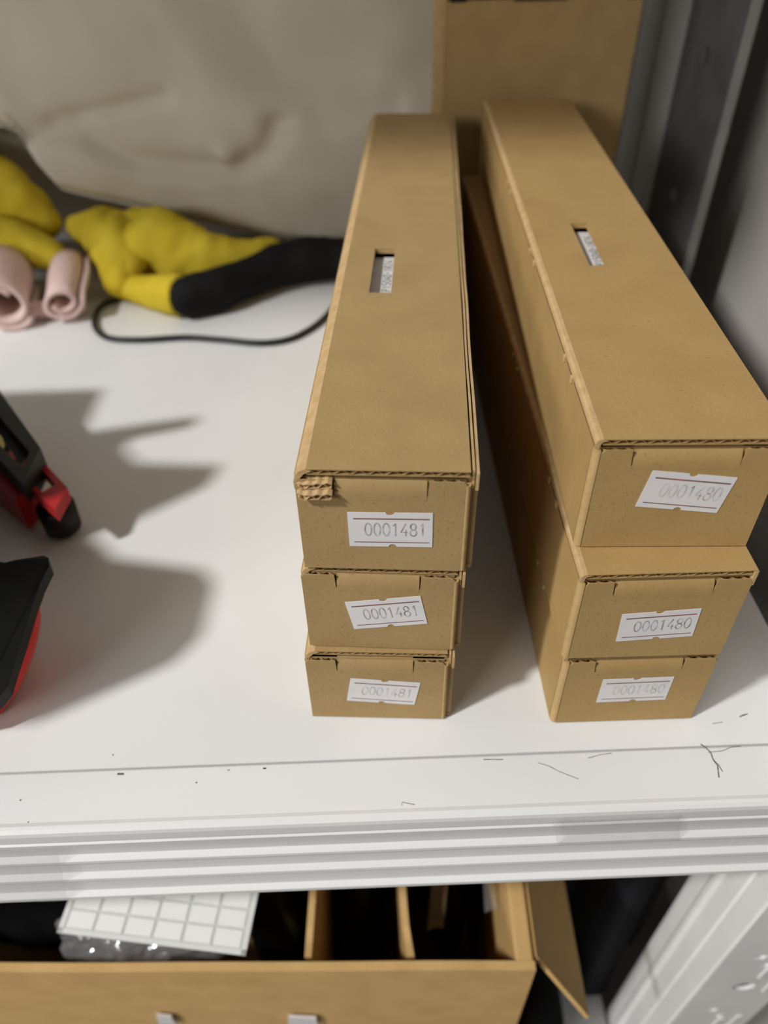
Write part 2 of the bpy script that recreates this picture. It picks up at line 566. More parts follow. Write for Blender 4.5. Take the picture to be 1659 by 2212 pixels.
def flute_wave(bm, a0, a1, h0, h1, d0, d1, xf, period=.0040, n=10, ph=0.0):
    """corrugated medium: wave along a between heights h0..h1, running d0..d1 in depth"""
    steps = max(4, int((a1 - a0) / period * n))
    prev = None
    for i in range(steps + 1):
        aa = a0 + (a1 - a0) * i / steps
        hh = (h0 + h1) / 2 + (h1 - h0) / 2 * math.sin(2 * math.pi * (aa - a0) / period + ph)
        cur = [bm.verts.new(xf(aa, hh + s, d)) for s in (-.00010, .00010) for d in (d0, d1)]
        if prev:
            bm.faces.new((prev[0], cur[0], cur[1], prev[1]))
            bm.faces.new((prev[2], cur[2], cur[3], prev[3]))
            bm.faces.new((prev[0], cur[0], cur[2], prev[2]))
        prev = cur


def number_label(parent, text, quad_bl, ang, ink, W_=.0213, H_=.0118, shear=0.0, y=-.0012):
    """price label on the box end; quad_bl lower left corner (u, w), ang tilt"""
    ca, sa = math.cos(ang), math.sin(ang)

    def xf(a, b, d):
        a2 = a + shear * b
        return (quad_bl[0] + a2 * ca - b * sa, y - d, quad_bl[1] + a2 * sa + b * ca)
    n1, n2 = .0107 + random.uniform(-.0004, .0004), .0112 + random.uniform(-.0004, .0004)
    out = [(0, 0), (n2 - .0010, 0)] + [(n2 + .0010 * math.cos(math.radians(a)), .0009 * math.sin(math.radians(a))) for a in range(165, 0, -30)] + [(n2 + .0010, 0), (W_, 0), (W_, H_), (n1 + .0011, H_)] + \
          [(n1 + .0011 * math.cos(math.radians(a)), H_ - .0009 * math.sin(math.radians(a))) for a in range(15, 180, 30)] + [(n1 - .0011, H_), (0, H_)]
    lab = obj('price_label', plate(out, [], .00012, xf), 'paper', parent)
    bm = bmesh.new()
    for (bb, w, x0, x1) in ((H_ - .0021, .00042, .0014, W_ - .0008), (.0016, .00028, .0013, W_ - .0008)):
        vs = [bm.verts.new(xf(a, b, .00016)) for a, b in ((x0, bb - w / 2), (x1, bb - w / 2), (x1, bb + w / 2), (x0, bb + w / 2))]
        bm.faces.new(vs)
    obj('ruled_line', bm, 'line', lab)
    bm = text_bm(text, .00165, .00228, .0043, .00036, lambda a, b: xf(.0042 + a, .0039 + b, .00016))
    obj('printed_number', bm, ink, lab)
    return lab


def long_box(label, x, y, yaw, W, H, z, L=.302, k='kraft', number='0001481', ink='ink', lab=(.0125, .009), lab_ang=0.0, shear=0.0, hinge='left', torn=False, lid_back=0.0,
             drop=.0013, window=True, winuv=(.0125, .0197, .0915, .1265), gap_side=True):
    g = 'long kraft boxes stacked on the white shelf'
    t = thing('cardboard_box', label, 'box', (x, y, z), yaw, g)
    lt = .0019                       # lid board
    zt = H - lt                      # lid underside
    fw1 = W - (.0026 if hinge == 'left' else .0002)     # right end of the end panel
    # --- tray: bottom, sides, back
    bm = bmesh.new()
    box(bm, .0003, W - .0003, .0006, L - .0005, .0002, T)                 # bottom
    box(bm, W - .0030, W, .0008 if hinge == 'left' else .0004, L - .0004, .0003, zt - .0008)     # right wall
    if hinge == 'left':
        box(bm, 0, T, .0004, L - .0004, .0003, zt - .0004, bev=.0002, seg=1)
    else:      # outer liner reaches up to the slit, the board behind it stops lower
        box(bm, .0003, T, .0012, L - .0004, .0003, zt - .0070)
        box(bm, 0, .0003, .0012, L - .0004, .0003, zt - .0013)  # left wall
    box(bm, T, W - T, L - T - .0004, L - .0004, T, zt - .0004)
    if hinge == 'left':
        box(bm, W - 2 * T - .0009, W - T - .0009, .0035, L - .006, T, zt - .0006)   # tucked inner wall
    obj('tray', bm, k, t)
    # --- end panel: front wall, ears with corrugated tops and a rolled centre
    ear = .0092
    et = zt - drop                 # ear top
    bm = bmesh.new()
    yo = -.0009
    # main sheet with bevelled side folds
    lu = .0002 if hinge == 'left' else .0018
    out = [(lu, .0004), (fw1, .0004), (fw1, et - .0012), (fw1 - .0008, et), (fw1 - ear, et), (fw1 - ear - .0003, et - .0048), (fw1 - ear - .0008, et - .0048),
           (ear + .0008, et - .0048), (ear + .0003, et - .0048), (ear, et), (lu + .0008, et), (lu, et - .0010)]
    bmp = plate(out, [], .0003, lambda a, b, d: (a, yo + d, b))
    me = bpy.data.meshes.new('tmp'); bmp.to_mesh(me); bmp.free(); bm.from_mesh(me); bpy.data.meshes.remove(me)
    # inner liner behind
    box(bm, .0004, fw1 - .0003, .0004, .0007, .0004, et)
    # left fold round
    obj('end_panel', bm, k, t)
    # rounded vertical fold of the board at the corner
    bm = bmesh.new()
    if hinge == 'right':
        q = [(.0016 - .0016 * math.cos(math.radians(a)), .0008 - .0016 * math.sin(math.radians(a))) for a in range(0, 91, 10)] + [(.0016, .0004), (.0010, .0012), (0, .0016)]
        extrude_profile(bm, q, .0004, et - .0002, 'z')
    else:
        q = [(fw1 + .0001 - .0008 * math.cos(math.radians(a)), yo + .0008 - .0008 * math.sin(math.radians(a)) - .0001) for a in range(60, 181, 15)] + [(fw1 + .0009, .0012), (fw1 - .0003, .0012)]
        extrude_profile(bm, q, .0006, et - .0012, 'z')
    obj('corner_fold', bm, 'kraft_edge', t)
    # rolled centre between the ears
    bm = bmesh.new()
    ry_, rz_, top = .0030, .0052, et + .0004
    arc_ = [(yo - .00005 + ry_ - ry_ * math.cos(math.radians(a)), top - rz_ + rz_ * math.sin(math.radians(a))) for a in range(0, 91, 9)]
    pr = arc_ + [(yo + ry_ + .006, top + .0002)]
    pr = [(yo - .00005, et - .0060)] + pr
    extrude_profile(bm, pr, ear + .0005, fw1 - ear - .0005, 'x', closed=False)
    obj('rolled_fold', bm, k, t, True)
    # ear flutes seen from above
    for (a0, a1, ph) in ((.0008, ear - .0002, 0.4), (fw1 - ear + .0002, fw1 - .0008, 1.7)):
        bm = bmesh.new()
        flute_wave(bm, a0, a1, yo + .0004, .0005, et - .003, et - .0001, lambda a, h, d: (a, h, d), period=.0031, ph=ph)
        obj('ear_flute', bm, 'flute', t)
    # --- lid
    vf = -.0008 + lid_back          # lid front edge
    W0, W1 = (0, W - .0021) if hinge == 'left' else (.0001, W)
    if hinge == 'left':
        a0, a1 = .0032, W1
    else:
        a0, a1 = .0017, W1
    hol = [[(winuv[0], winuv[2]), (winuv[1], winuv[2]), (winuv[1], winuv[3]), (winuv[0], winuv[3])]] if window else []
    bm = plate([(a0, vf), (a1, vf), (a1, L), (a0, L)], hol, -.00028, lambda a, b, d: (a, b, H + d))
    b2 = plate([(a0, vf + .0002), (a1, vf + .0002), (a1, L), (a0, L)], hol, .00028, lambda a, b, d: (a, b, H - lt + d))
    me = bpy.data.meshes.new('tmp'); b2.to_mesh(me); b2.free(); bm.from_mesh(me); bpy.data.meshes.remove(me)
    if window:   # board edges round the cut-out
        u0, u1, v0, v1 = winuv
        e = .0006
        for q in ((u0 - e, u0, v0 - e, v1 + e), (u1, u1 + e, v0 - e, v1 + e), (u0, u1, v0 - e, v0), (u0, u1, v1, v1 + e)):
            box(bm, q[0], q[1], q[2], q[3], H - lt + .0002, H - .0002)
    # solid core a little behind the open front edge
    box(bm, a0, a1, vf + .006, vf + .0066, H - lt + .0002, H - .0002)
    lid = obj('lid', bm, k, t)
    bm = bmesh.new()
    flute_wave(bm, a0, a1 - .0002, H - lt + .00038, H - .00038, vf + .0002, vf + .0058, lambda a, h, d: (a, d, h), period=.0041, ph=.8)
    obj('lid_flute', bm, 'flute', lid)
    # hinge fold strip
    bm = bmesh.new()
    if hinge == 'left':
        pr = [(0, H - .0062), (-.0001, H - .0040), (.0004, H - .0022), (.0014, H - .0009), (.0033, H)]
        pr2 = [(p[0] + .0012, p[1] - .0007) for p in pr]
        extrude_profile(bm, pr + list(reversed(pr2)), vf, L, 'y')
        obj('fold_strip', bm, 'kraft_fold', lid)
        # right tuck: two exposed board edges beside the lid
        bm = bmesh.new()
        for (q0, q1, dz, v0) in ((W - .0017, W - .0011, .0003, .0002), (W - .0007, W, .0006, -.0006)):
            n = 40
            prev = None
            for i in range(n + 1):
                v = v0 + (L - .004 - v0) * i / n
                wv = .00022 * noise.noise(Vector((v * 40, q0 * 900, z * 70)))
                cur = [bm.verts.new((q + wv, v, zz)) for q, zz in ((q0, zt - .004), (q1, zt - .004), (q1, H - dz), (q0, H - dz))]
                if prev:
                    for c_ in range(4):
                        bm.faces.new((prev[c_], cur[c_], cur[(c_ + 1) % 4], prev[(c_ + 1) % 4]))
                else:
                    bm.faces.new(cur)
                prev = cur
            bm.faces.new(list(reversed(prev)))
        obj('tuck_edge', bm, 'kraft_fold', lid)
    else:
        # left edge: rounded lid fold with the slit and nicks below it
        pr = [(.0000, H - .0022), (.0000, H - .0014), (.0002, H - .0007), (.0007, H - .0002), (.0018, H)]
        pr2 = [(p[0] + .0011, p[1] - .0006) for p in pr]
        extrude_profile(bm, pr + list(reversed(pr2)), vf, L, 'y')
        obj('fold_strip', bm, 'kraft_fold', lid)
        for v in (.030, .041, .103, .113, .172, .183):
            obj('perforation_nick', boxes((-.0006, .0010, v - .0007, v + .0007, H - .0038, H - .0018), bev=.0003), 'kraft_fold', t)
        # right hand wrap of the lid
        bm = boxes((W - .0008, W + .0005, vf, L, H - .006, H - .0004), bev=.0003)
        obj('lid_edge', bm, 'kraft_fold', lid)
    if torn:
        # split corner: two corrugated plies peeled forward
        bm = bmesh.new()
        for (h, d, up) in ((et - .0001, -.0020, .0000), (et - .0026, -.0034, .0011)):
            n = 18
            prev = None
            for i in range(n + 1):
                a = .0006 + (.0094 - .0006) * i / n
                lift = -.0010 * (1 - i / n) ** 2 + .0002 * math.sin(i * 1.3)
                dd = d * (.55 + .45 * min(1, i / 6))
                cur = [bm.verts.new(c_) for c_ in ((a, .0006, h + lift + .0004), (a, dd, h + lift + up * .2), (a, dd, h + lift + up * .2 - .00025), (a, .0006, h + lift + .0001))]
                if prev:
                    for c_ in range(4):
                        bm.faces.new((prev[c_], cur[c_], cur[(c_ + 1) % 4], prev[(c_ + 1) % 4]))
                else:
                    bm.faces.new(cur)
                prev = cur
            bm.faces.new(list(reversed(prev)))
            flute_wave(bm, .0010, .0092, h - .0016, h - .0004, d * .92, .0004, lambda a, hh, dp: (a, dp, hh - .0010 * (1 - a / .0094) ** 2), period=.0030, ph=1.0)
            box(bm, .0012, .0092, d * .85, .0004, h - .0021, h - .00185)
        obj('torn_flap', bm, 'kraft_fold', t)
    if window:
        u0, u1, v0, v1 = winuv
        c = boxes((u0 - .003, u1 + .006, v0 - .012, v1 + .0010, H - .012, H - .0037))
        inner = obj('product_label', c, 'paper', t)
        tx = 'CP150AD-1R24'
        if number == '0001481':
            ux = u0 + .0064
        else:
            ux = u1 + .0012
        bm = text_bm(tx, .00158, .00226, .0028, .00032, lambda a, b: (ux - b, v0 + .0062 + a, H - .00364))
        obj('printed_text', bm, 'ink_dark', inner)
    number_label(t, number, lab, lab_ang, ink, shear=shear, y=yo - .00005)
    return t


H1, H2, H3 = .03296, .03312, .0340
long_box('kraft box at the bottom of the left stack, faint 0001481 label', -.02318, -.00655, -.0686, .04457, H1, 0, number='0001481', ink='ink_pale', lab=(.0117, .0098), lab_ang=-.075, shear=.07, window=False, lid_back=.001)
long_box('middle kraft box of the left stack, 0001481 label tilted up to the right', -.02143, -.00369, -.0868, .04445, H2, H1, number='0001481', ink='ink', lab=(.0137, .0087), lab_ang=.165, shear=-.02, window=False, lid_back=.0008, drop=.0003)
long_box('top kraft box of the left stack, torn corner flap and straight 0001481 label', -.02006, -.00355, -.0806, .04446, H3, H1 + H2, number='0001481', ink='ink', lab=(.0126, .0089), lab_ang=.01, torn=True)
R1, R2, R3 = .03366, .03538, .03578
long_box('kraft box at the bottom of the right stack, nearly blank 0001480 label', .05289, -.01227, -.0043, .04512, R1, 0, k='kraft_warm', number='0001480', ink='ink_pale', lab=(.0127, .0112), lab_ang=.015, shear=.02, hinge='right', window=False, lid_back=.0008, drop=.0003)
long_box('middle kraft box of the right stack, jutting forward under the top one', .05185, -.01242, -.0087, .04576, R2, R1, k='kraft_warm', number='0001480', ink='ink', lab=(.0140, .0078), lab_ang=.07, shear=.03, hinge='right', window=False)
long_box('top kraft box of the right stack, slot on top, 0001480 label tilted down', .05212, -.00222, -.0419, .04556, R3, R1 + R2, k='kraft_warm', number='0001480', ink='ink_pale', lab=(.0132, .0148), lab_ang=-.115, shear=.05, hinge='right', winuv=(.0165, .0226, .0945, .1306))

# ------------------------------------------------------------------ tall carton at the back
tc = thing('tall_carton', 'tall upright kraft carton standing behind the two stacks', 'box', (.0380, .312, 0), -.012)
w, d, h = .1072, .03, .1475
bm = boxes((.0065, w, .0006, .0022, 0, h), (w - .0016, w, .0022, d, 0, h), (.0068, .0084, .0022, d, 0, h), (.0068, w, d - .0016, d, 0, h), (.0068, w, .0022, d, 0, .0016), bev=.0003)
obj('body', bm, 'kraft', tc)
obj('side_flap', boxes((0, .0046, .0010, .0030, .0003, h + .03), (.0048, .0063, .0003, .0022, .0003, h + .02), bev=.0003), 'kraft_fold', tc)
obj('lid', boxes((.0062, w + .0004, -.0002, d, h + .0019, h + .0335), bev=.0003), 'kraft', tc)
for q0, q1 in ((.0085, .0165), (.041, .068), (w - .009, w - .001)):
    obj('tab_slot', boxes((q0, q1, -.0003, .0012, h - .0006, h + .0018)), 'black_rubber', tc)

# ------------------------------------------------------------------ white sack
def interp(tab, x):
    if x <= tab[0][0]:
        return tab[0][1]
    for (a, b), (c, e) in zip(tab, tab[1:]):
        if x <= c:
            t = (x - a) / (c - a)
            return b + (e - b) * t
    return tab[-1][1]


ZB = [(-.50, .085), (-.2150, .0838), (-.2060, .079), (-.2030, .064), (-.1925, .0465), (-.1572, .0370), (-.1157, .0260), (-.07, .0140), (-.0164, .0030), (.01, .0006), (.08, .0006)]
CR = [(-.204, .0800), (-.170, .0815), (-.155, .0720), (-.140, .0640), (-.105, .0600), (-.078, .0590), (-.060, .0670), (-.050, .0815)]
CR2 = [(-.185, .088), (-.150, .0925), (-.115, .099)]
CR3 = [(-.055, .083), (-.02, .085), (.02, .090)]


def dist_poly(px, pz, poly):
    best = 9
    sgn = 0
    for (a, b), (c, e) in zip(poly, poly[1:]):
        dx, dz = c - a, e - b
        t = max(0, min(1, ((px - a) * dx + (pz - b) * dz) / (dx * dx + dz * dz)))
        qx, qz = a + dx * t, b + dz * t
        dd = math.hypot(px - qx, pz - qz)
        if dd < best:
            best = dd
            sgn = pz - qz
    return best, sgn


def sack():
    bm = bmesh.new()
    nx, nz = 150, 70
    ztop = .30
    rows = []
    for i in range(nx + 1):
        x = -.50 + .57 * i / nx
        zb = interp(ZB, x)
        zb = zb + .0012 * noise.noise(Vector((x * 60, 1, 0)))
        col = []
        # underside from the back contact forward to the lip
        for k in range(6):
            t = k / 5
            yb = (.412, .411, .408, .400, .380, .353)[k]
            zz = zb * (.0, .45, .85, .97, 1.0, 1.0)[k]
            col.append(bm.verts.new((x, yb, max(zz, .0006))))
        for j in range(1, nz + 1):
            s = j / nz
            z = zb + (ztop - zb) * s ** 1.5
            y = .345
            y += .010 * math.exp(-((z - zb) / .0045) ** 2)                  # rolled lip
            y += .030 * max(0, (z - zb - .02)) * 1.2 + .12 * max(0, z - .17)
            dd, sg = dist_poly(x, z, CR)
            y += .006 * math.exp(-(dd / .0065) ** 2) + (.003 if sg > 0 else 0) * (1 - math.exp(-dd / .012)) * math.exp(-dd / .05)
            d2, _ = dist_poly(x, z, CR2)
            y += .004 * math.exp(-(d2 / .004) ** 2)
            d3, s3 = dist_poly(x, z, CR3)
            y += .004 * math.exp(-(d3 / .006) ** 2)
            y -= .005 * math.exp(-(((x + .0840) / .006) ** 2 + ((z - .0655) / .006) ** 2))   # small puckered peak
            y += .006 * noise.noise(Vector((x * 13, z * 18, 4))) + .0012 * noise.noise(Vector((x * 45 + z * 20, z * 40, 9)))
            # big flat facet leaning toward the tall carton
            y += .020 * max(0, min(1, (x + .085 + (z - .10) * .55) / .04)) * max(0, min(1, (z - .085) / .02)) * .6
            col.append(bm.verts.new((x, y, z)))
        col.append(bm.verts.new((x, .44, ztop + .01)))
        col.append(bm.verts.new((x, .485, ztop - .03)))
        col.append(bm.verts.new((x, .485, .02)))
        col.append(bm.verts.new((x, .47, .0006)))
        rows.append(col)
    for a, b in zip(rows, rows[1:]):
        n = len(a)
        for k in range(n):
            bm.faces.new((a[k], b[k], b[(k + 1) % n], a[(k + 1) % n]))
    bm.faces.new(rows[0])
    bm.faces.new(list(reversed(rows[-1])))
    return bm


tag(obj('white_sack', sack(), 'bag', None, True), 'large creased off-white sack slumped over the yellow gloves', 'bag')

# ------------------------------------------------------------------ yellow gloves
gl = thing('work_glove', 'yellow knit work glove with black coated fingers beside the cable', 'glove', (-.10, .29, 0), 0)


def off(pts, o):
    return [(p[0] - o[0], p[1] - o[1], p[2] - o[2]) for p in pts]


O1 = (-.10, .29, 0)
bm = bmesh.new()
tube(bm, off([(-.1055, .270, .0125), (-.090, .279, .0115), (-.072, .293, .0125), (-.056, .305, .0140), (-.036, .312, .0145), (-.014, .314, .0135)], O1), [.0116, .0124, .0112, .0125, .0135, .0125], seg=20, n=8, round_ends=True, wob=.10, wscale=70)
obj('coated_fingers', bm, 'black_rubber', gl, True)
bm = bmesh.new()
tube(bm, off([(-.148, .292, .0085), (-.132, .283, .0100), (-.110, .2725, .0122)], O1), [.0070, .0096, .0122], seg=18, n=8, round_ends=False, wob=.08, wscale=60)
obj('knit_finger', bm, 'yellow', gl, True)
bm = bmesh.new()
tube(bm, off([(-.1830, .362, .016), (-.172, .346, .022), (-.159, .329, .025), (-.1510, .307, .022), (-.1500, .294, .012)], O1), [.012, .0145, .0165, .016, .0105], seg=22, n=8, round_ends=True, wob=.30, wscale=55)
tube(bm, off([(-.186, .346, .026), (-.170, .332, .029), (-.156, .317, .028), (-.1490, .303, .021), (-.1500, .292, .013)], O1), [.008, .0125, .0135, .012, .009], seg=18, n=8, round_ends=True, wob=.22, wscale=70, seed=2)
tube(bm, off([(-.150, .332, .021), (-.130, .317, .026), (-.108, .310, .0215), (-.086, .309, .015), (-.062, .322, .014)], O1), [.017, .0195, .0165, .013, .011], seg=22, n=8, round_ends=True, wob=.30, wscale=50, seed=3)
obj('knit_body', bm, 'yellow', gl, True)

O2 = (-.22, .34, 0)
g2 = thing('work_glove', 'crumpled yellow knit glove at the left edge, above the pink cloth', 'glove', O2, 0)
bm = bmesh.new()
tube(bm, off([(-.33, .375, .048), (-.270, .368, .050), (-.240, .360, .046), (-.220, .352, .038), (-.206, .346, .030)], O2), [.026, .025, .021, .0155, .0105], seg=22, n=8, round_ends=True, wob=.30, wscale=42, seed=8)
tube(bm, off([(-.31, .345, .026), (-.255, .335, .026), (-.225, .326, .0245), (-.203, .318, .0215), (-.191, .311, .018)], O2), [.020, .019, .015, .011, .007], seg=20, n=8, round_ends=True, wob=.28, wscale=50, seed=5)
obj('knit_body', bm, 'yellow', g2, True)
bm = bmesh.new()
tube(bm, off([(-.240, .345, .012), (-.212, .337, .012), (-.194, .331, .010)], O2), [.009, .010, .008], seg=14, n=6, round_ends=True, wob=.15, wscale=60)
obj('coated_fingers', bm, 'black_rubber', g2, True)  # black tube placed here to darken the gap below the knit

# ------------------------------------------------------------------ pink rolled cloth
def roll(bm, c, r0, turns, axis, length, thick, squash=1.0, start=0.0, grow=.0026):
    """sheet rolled into a spiral; its open end faces along -axis"""
    ax = Vector(axis).normalized()
    sx = ax.cross(Vector((0, 0, 1))).normalized()
    up = sx.cross(ax).normalized()
    n = int(turns * 26)
    inn, out = [], []
    for i in range(n + 1):
        a = start + 2 * math.pi * turns * i / n
        r = r0 - grow * turns * (1 - i / n)
        wv = 1 + .10 * math.sin(a * 2 + r0 * 900)
        for lst, rr in ((out, r), (inn, r - thick)):
            p = Vector(c) + (sx * math.cos(a) + up * math.sin(a) * squash) * rr * wv
            lst.append(p)
    nl = 6
    rows = []
    for k in range(nl + 1):
        q = k / nl
        sh = ax * (length * q)
        flare = 1 - .05 * math.sin(q * 7)
        rows.append(([bm.verts.new(Vector(c) + (p - Vector(c)) * flare + sh) for p in out], [bm.verts.new(Vector(c) + (p - Vector(c)) * flare + sh) for p in inn]))
    for (o1, i1), (o2, i2) in zip(rows, rows[1:]):
        for i in range(n):
            bm.faces.new((o1[i], o1[i + 1], o2[i + 1], o2[i]))
            bm.faces.new((i1[i], i2[i], i2[i + 1], i1[i + 1]))
        bm.faces.new((o1[0], o2[0], i2[0], i1[0]))
        bm.faces.new((o1[n], i1[n], i2[n], o2[n]))
    for o_, i_ in (rows[0], rows[-1]):
        for i in range(n):
            bm.faces.new((o_[i], i_[i], i_[i + 1], o_[i + 1]))


bm = bmesh.new()
OC = (-.19, .28, 0)
roll(bm, (-.2080 - OC[0], .256 - OC[1], .0176), .0174, 1.8, (-.25, 1, .0), .052, .0030, start=.6, grow=.0040)
roll(bm, (-.1760 - OC[0], .262 - OC[1], .0138), .0136, 1.5, (-.16, 1, .12), .046, .0028, squash=.86, start=3.4, grow=.0048)
tube(bm, off([(-.200, .272, .0055), (-.186, .274, .0050), (-.172, .276, .0045)], OC), [.005, .005, .004], seg=12, n=6, round_ends=True)
tag(obj('rolled_cloth', bm, 'pink', None, True), 'pale pink cotton cloth rolled up against the yellow glove', 'cloth').location = OC

# ------------------------------------------------------------------ cable
bm = bmesh.new()
tube(bm, [(-.1545, .2900, .0018), (-.1600, .2860, .0018), (-.1627, .2760, .0018), (-.1595, .2575, .0018), (-.1489, .2434, .0018), (-.1303, .2396, .0018), (-.1045, .2406, .0018),
          (-.0831, .2367, .0018), (-.0619, .2318, .0018), (-.0466, .2344, .0018), (-.0354, .2443, .0018), (-.0265, .2586, .0018), (-.0190, .2780, .0018), (-.0120, .2960, .0018)],
     .0017, seg=12, n=8, round_ends=True)
tag(obj('cable', bm, 'cable', None, True), 'thin black cable looping over the white shelf to the left of the box stacks', 'cable')

# ------------------------------------------------------------------ price label gun
G0 = (-.20, .05, 0)
gun = thing('price_labeler', 'black and red plastic price label gun lying at the left edge', 'label gun', G0, 0)


def gobj(name, bm, m, parent=gun, smooth=False):
    for v in bm.verts:
        v.co -= Vector(G0)
    return obj(name, bm, m, parent, smooth)


# side cover (black), tilted down toward the front, over a red lower shell
def zc(x, y):
    return max(.010, min(.0385, .0385 - max(0, .0290 - y) * .640))


cover = [(-.262, .030), (-.160, .0280)]
for k in range(12):
    xx = -.156 + .0035 * k
    cover.append((xx, .0285 + (.0011 if k % 2 else 0) + .0008 * k / 11))
cover += [(-.1125, .0312), (-.1093, .0319), (-.1074, .0308), (-.1064, .0281), (-.1087, .0233), (-.1106, .0175), (-.1127, .0090), (-.1147, .0021), (-.1162, -.0040), (-.1190, -.0072), (-.1260, -.0110), (-.148, -.0150), (-.262, -.016)]
bm = bmesh.new()
ct = [bm.verts.new((p[0], p[1], zc(*p))) for p in cover]
cb = [bm.verts.new((p[0], p[1], zc(*p) - .0045)) for p in cover]
bm.faces.new(ct); bm.faces.new(list(reversed(cb)))
for k in range(len(cover)):
    bm.faces.new((ct[k], ct[(k + 1) % len(cover)], cb[(k + 1) % len(cover)], cb[k]))
gobj('side_cover', bm, 'gun_black')
st_ = [(-.262, .026), (-.122, .0262), (-.1145, .0255), (-.1112, .0215), (-.1118, .0160), (-.1136, .0085), (-.1158, .0010), (-.1192, -.0050), (-.129, -.0095), (-.149, -.013), (-.262, -.014)]
sm_ = [(-.262, .025), (-.124, .0255), (-.1155, .0250), (-.1115, .0202), (-.1118, .0150), (-.1135, .0092), (-.1158, .0040), (-.1190, .0002), (-.129, -.0050), (-.149, -.009), (-.262, -.010)]
sb_ = [(-.262, .022), (-.132, .0230), (-.1265, .0215), (-.1235, .0170), (-.1228, .0110), (-.1230, .0060), (-.1236, .0015), (-.1252, -.0028), (-.133, -.0060), (-.150, -.008), (-.262, -.009)]
bm = bmesh.new()
rings = []
for q in range(9):
    t_ = q / 8
    ring = []
    for a_, m_, b_ in zip(st_, sm_, sb_):
        px_ = b_[0] * (1 - t_) ** 2 + 2 * m_[0] * t_ * (1 - t_) + a_[0] * t_ ** 2
        py_ = b_[1] * (1 - t_) ** 2 + 2 * m_[1] * t_ * (1 - t_) + a_[1] * t_ ** 2
        ring.append(bm.verts.new((px_, py_, .0006 + (zc(*a_) - .0046 - .0006) * t_)))
    rings.append(ring)
for a_, b_ in zip(rings, rings[1:]):
    for k in range(len(st_)):
        bm.faces.new((a_[k], a_[(k + 1) % len(st_)], b_[(k + 1) % len(st_)], b_[k]))
bm.faces.new(rings[0]); bm.faces.new(rings[-1])
gobj('lower_shell', bm, 'gun_red_clear')
bm = bmesh.new()
sr = [(p[0], p[1]) for p in ell(-.1305, .0170, .0085, .0085, 28)]
a_ = [bm.verts.new((p[0], p[1], zc(*p) + .0003)) for p in sr]
bm.faces.new(a_)
gobj('round_sticker', bm, 'paper')
# nose: black frame with an opening, red bracket and roller
outer = [(-.184, .1706), (-.1583, .1342), (-.1322, .098), (-.1323, .0757), (-.1457, .091), (-.1904, .1421)]
hole = [(-.1669, .1364), (-.1531, .1171), (-.1356, .0954), (-.135, .0863), (-.1414, .092), (-.169, .1235)]
gobj('nose_frame', plate(outer, [hole], -.0095, lambda a, b, d_: (a, b, .0333 + d_)), 'gun_black')
gobj('nose_core', prism(bmesh.new(), [(-.172, .1430), (-.1500, .1180), (-.1335, .0960), (-.1335, .0850), (-.1420, .0900), (-.175, .1240)], .0189, .0225), 'gun_black')
gobj('label_roll', prism(bmesh.new(), [(-.168, .1260), (-.1540, .1125), (-.1508, .1070), (-.1500, .1035), (-.1530, .1010), (-.168, .1190)], .0225, .0290), 'gold')
gobj('feed_pin', prism(bmesh.new(), [(-.1480, .1045), (-.1440, .0990), (-.1455, .0965), (-.1495, .1020)], .0225, .0275), 'gun_red')
bo = [(-.1401, .1085), (-.1366, .1021), (-.1194, .082), (-.1204, .069), (-.1378, .0863), (-.1422, .0925)]
bh = [(-.1372, .0990), (-.1242, .0838), (-.1282, .0795), (-.1385, .0895)]
gobj('red_bracket', plate(bo, [bh], -.0060, lambda a, b, d_: (a, b, .0258 + d_)), 'gun_red')
bm = bmesh.new()
r = bmesh.ops.create_cone(bm, cap_ends=True, segments=32, radius1=.0070, radius2=.0076, depth=.0155)
for v in bm.verts:
    v.co += Vector((-.1283, .0845, .0086))
es = [e for e in bm.edges if len(e.link_faces) == 2 and any(len(f.verts) > 4 for f in e.link_faces)]
bmesh.ops.bevel(bm, geom=es, offset=.002, segments=4, affect='EDGES')
gobj('roller', bm, 'roller', gun, True)
gobj('nose_underside', prism(bmesh.new(), [(-.1904, .1428), (-.1754, .1428), (-.138, .0925), (-.1422, .0839), (-.1604, .1011), (-.1979, .1364)], .0030, .0189), 'gun_red')
# unseen gun parts left of the frame, plates outlined to cast the shelf shadow
head = [(-.262, .1040), (-.2181, .1048), (-.1538, .1174), (-.1508, .1118), (-.1804, .1027), (-.1805, .0942), (-.1724, .084), (-.1363, .0805), (-.1402, .067), (-.1655, .0480), (-.1790, .0450), (-.1795, .036), (-.262, .036)]
gobj('upper_cast_plate', prism(bmesh.new(), head, .080, .086), 'gun_black')
body = [(-.262, .045), (-.169, .0413), (-.1608, .0323), (-.1267, .0246), (-.1215, .0175), (-.1222, -.0058), (-.1297, -.017), (-.1599, -.0333), (-.262, -.034)]
gobj('lower_cast_plate', prism(bmesh.new(), body, .064, .075), 'gun_black')
gobj('housing', boxes((-.285, -.200, -.030, .145, .0006, .0855), bev=.004), 'gun_black')
gobj('nose_arm', boxes((-.205, -.180, .115, .142, .008, .032), bev=.002), 'gun_black')

# ------------------------------------------------------------------ open carton on the lower shelf
CY = thing('open_carton', 'open kraft carton with inner dividers on the lower shelf', 'box', (-.30, -.028, -.36), -.034)
cw, cd, chh = .3600, .235, .22


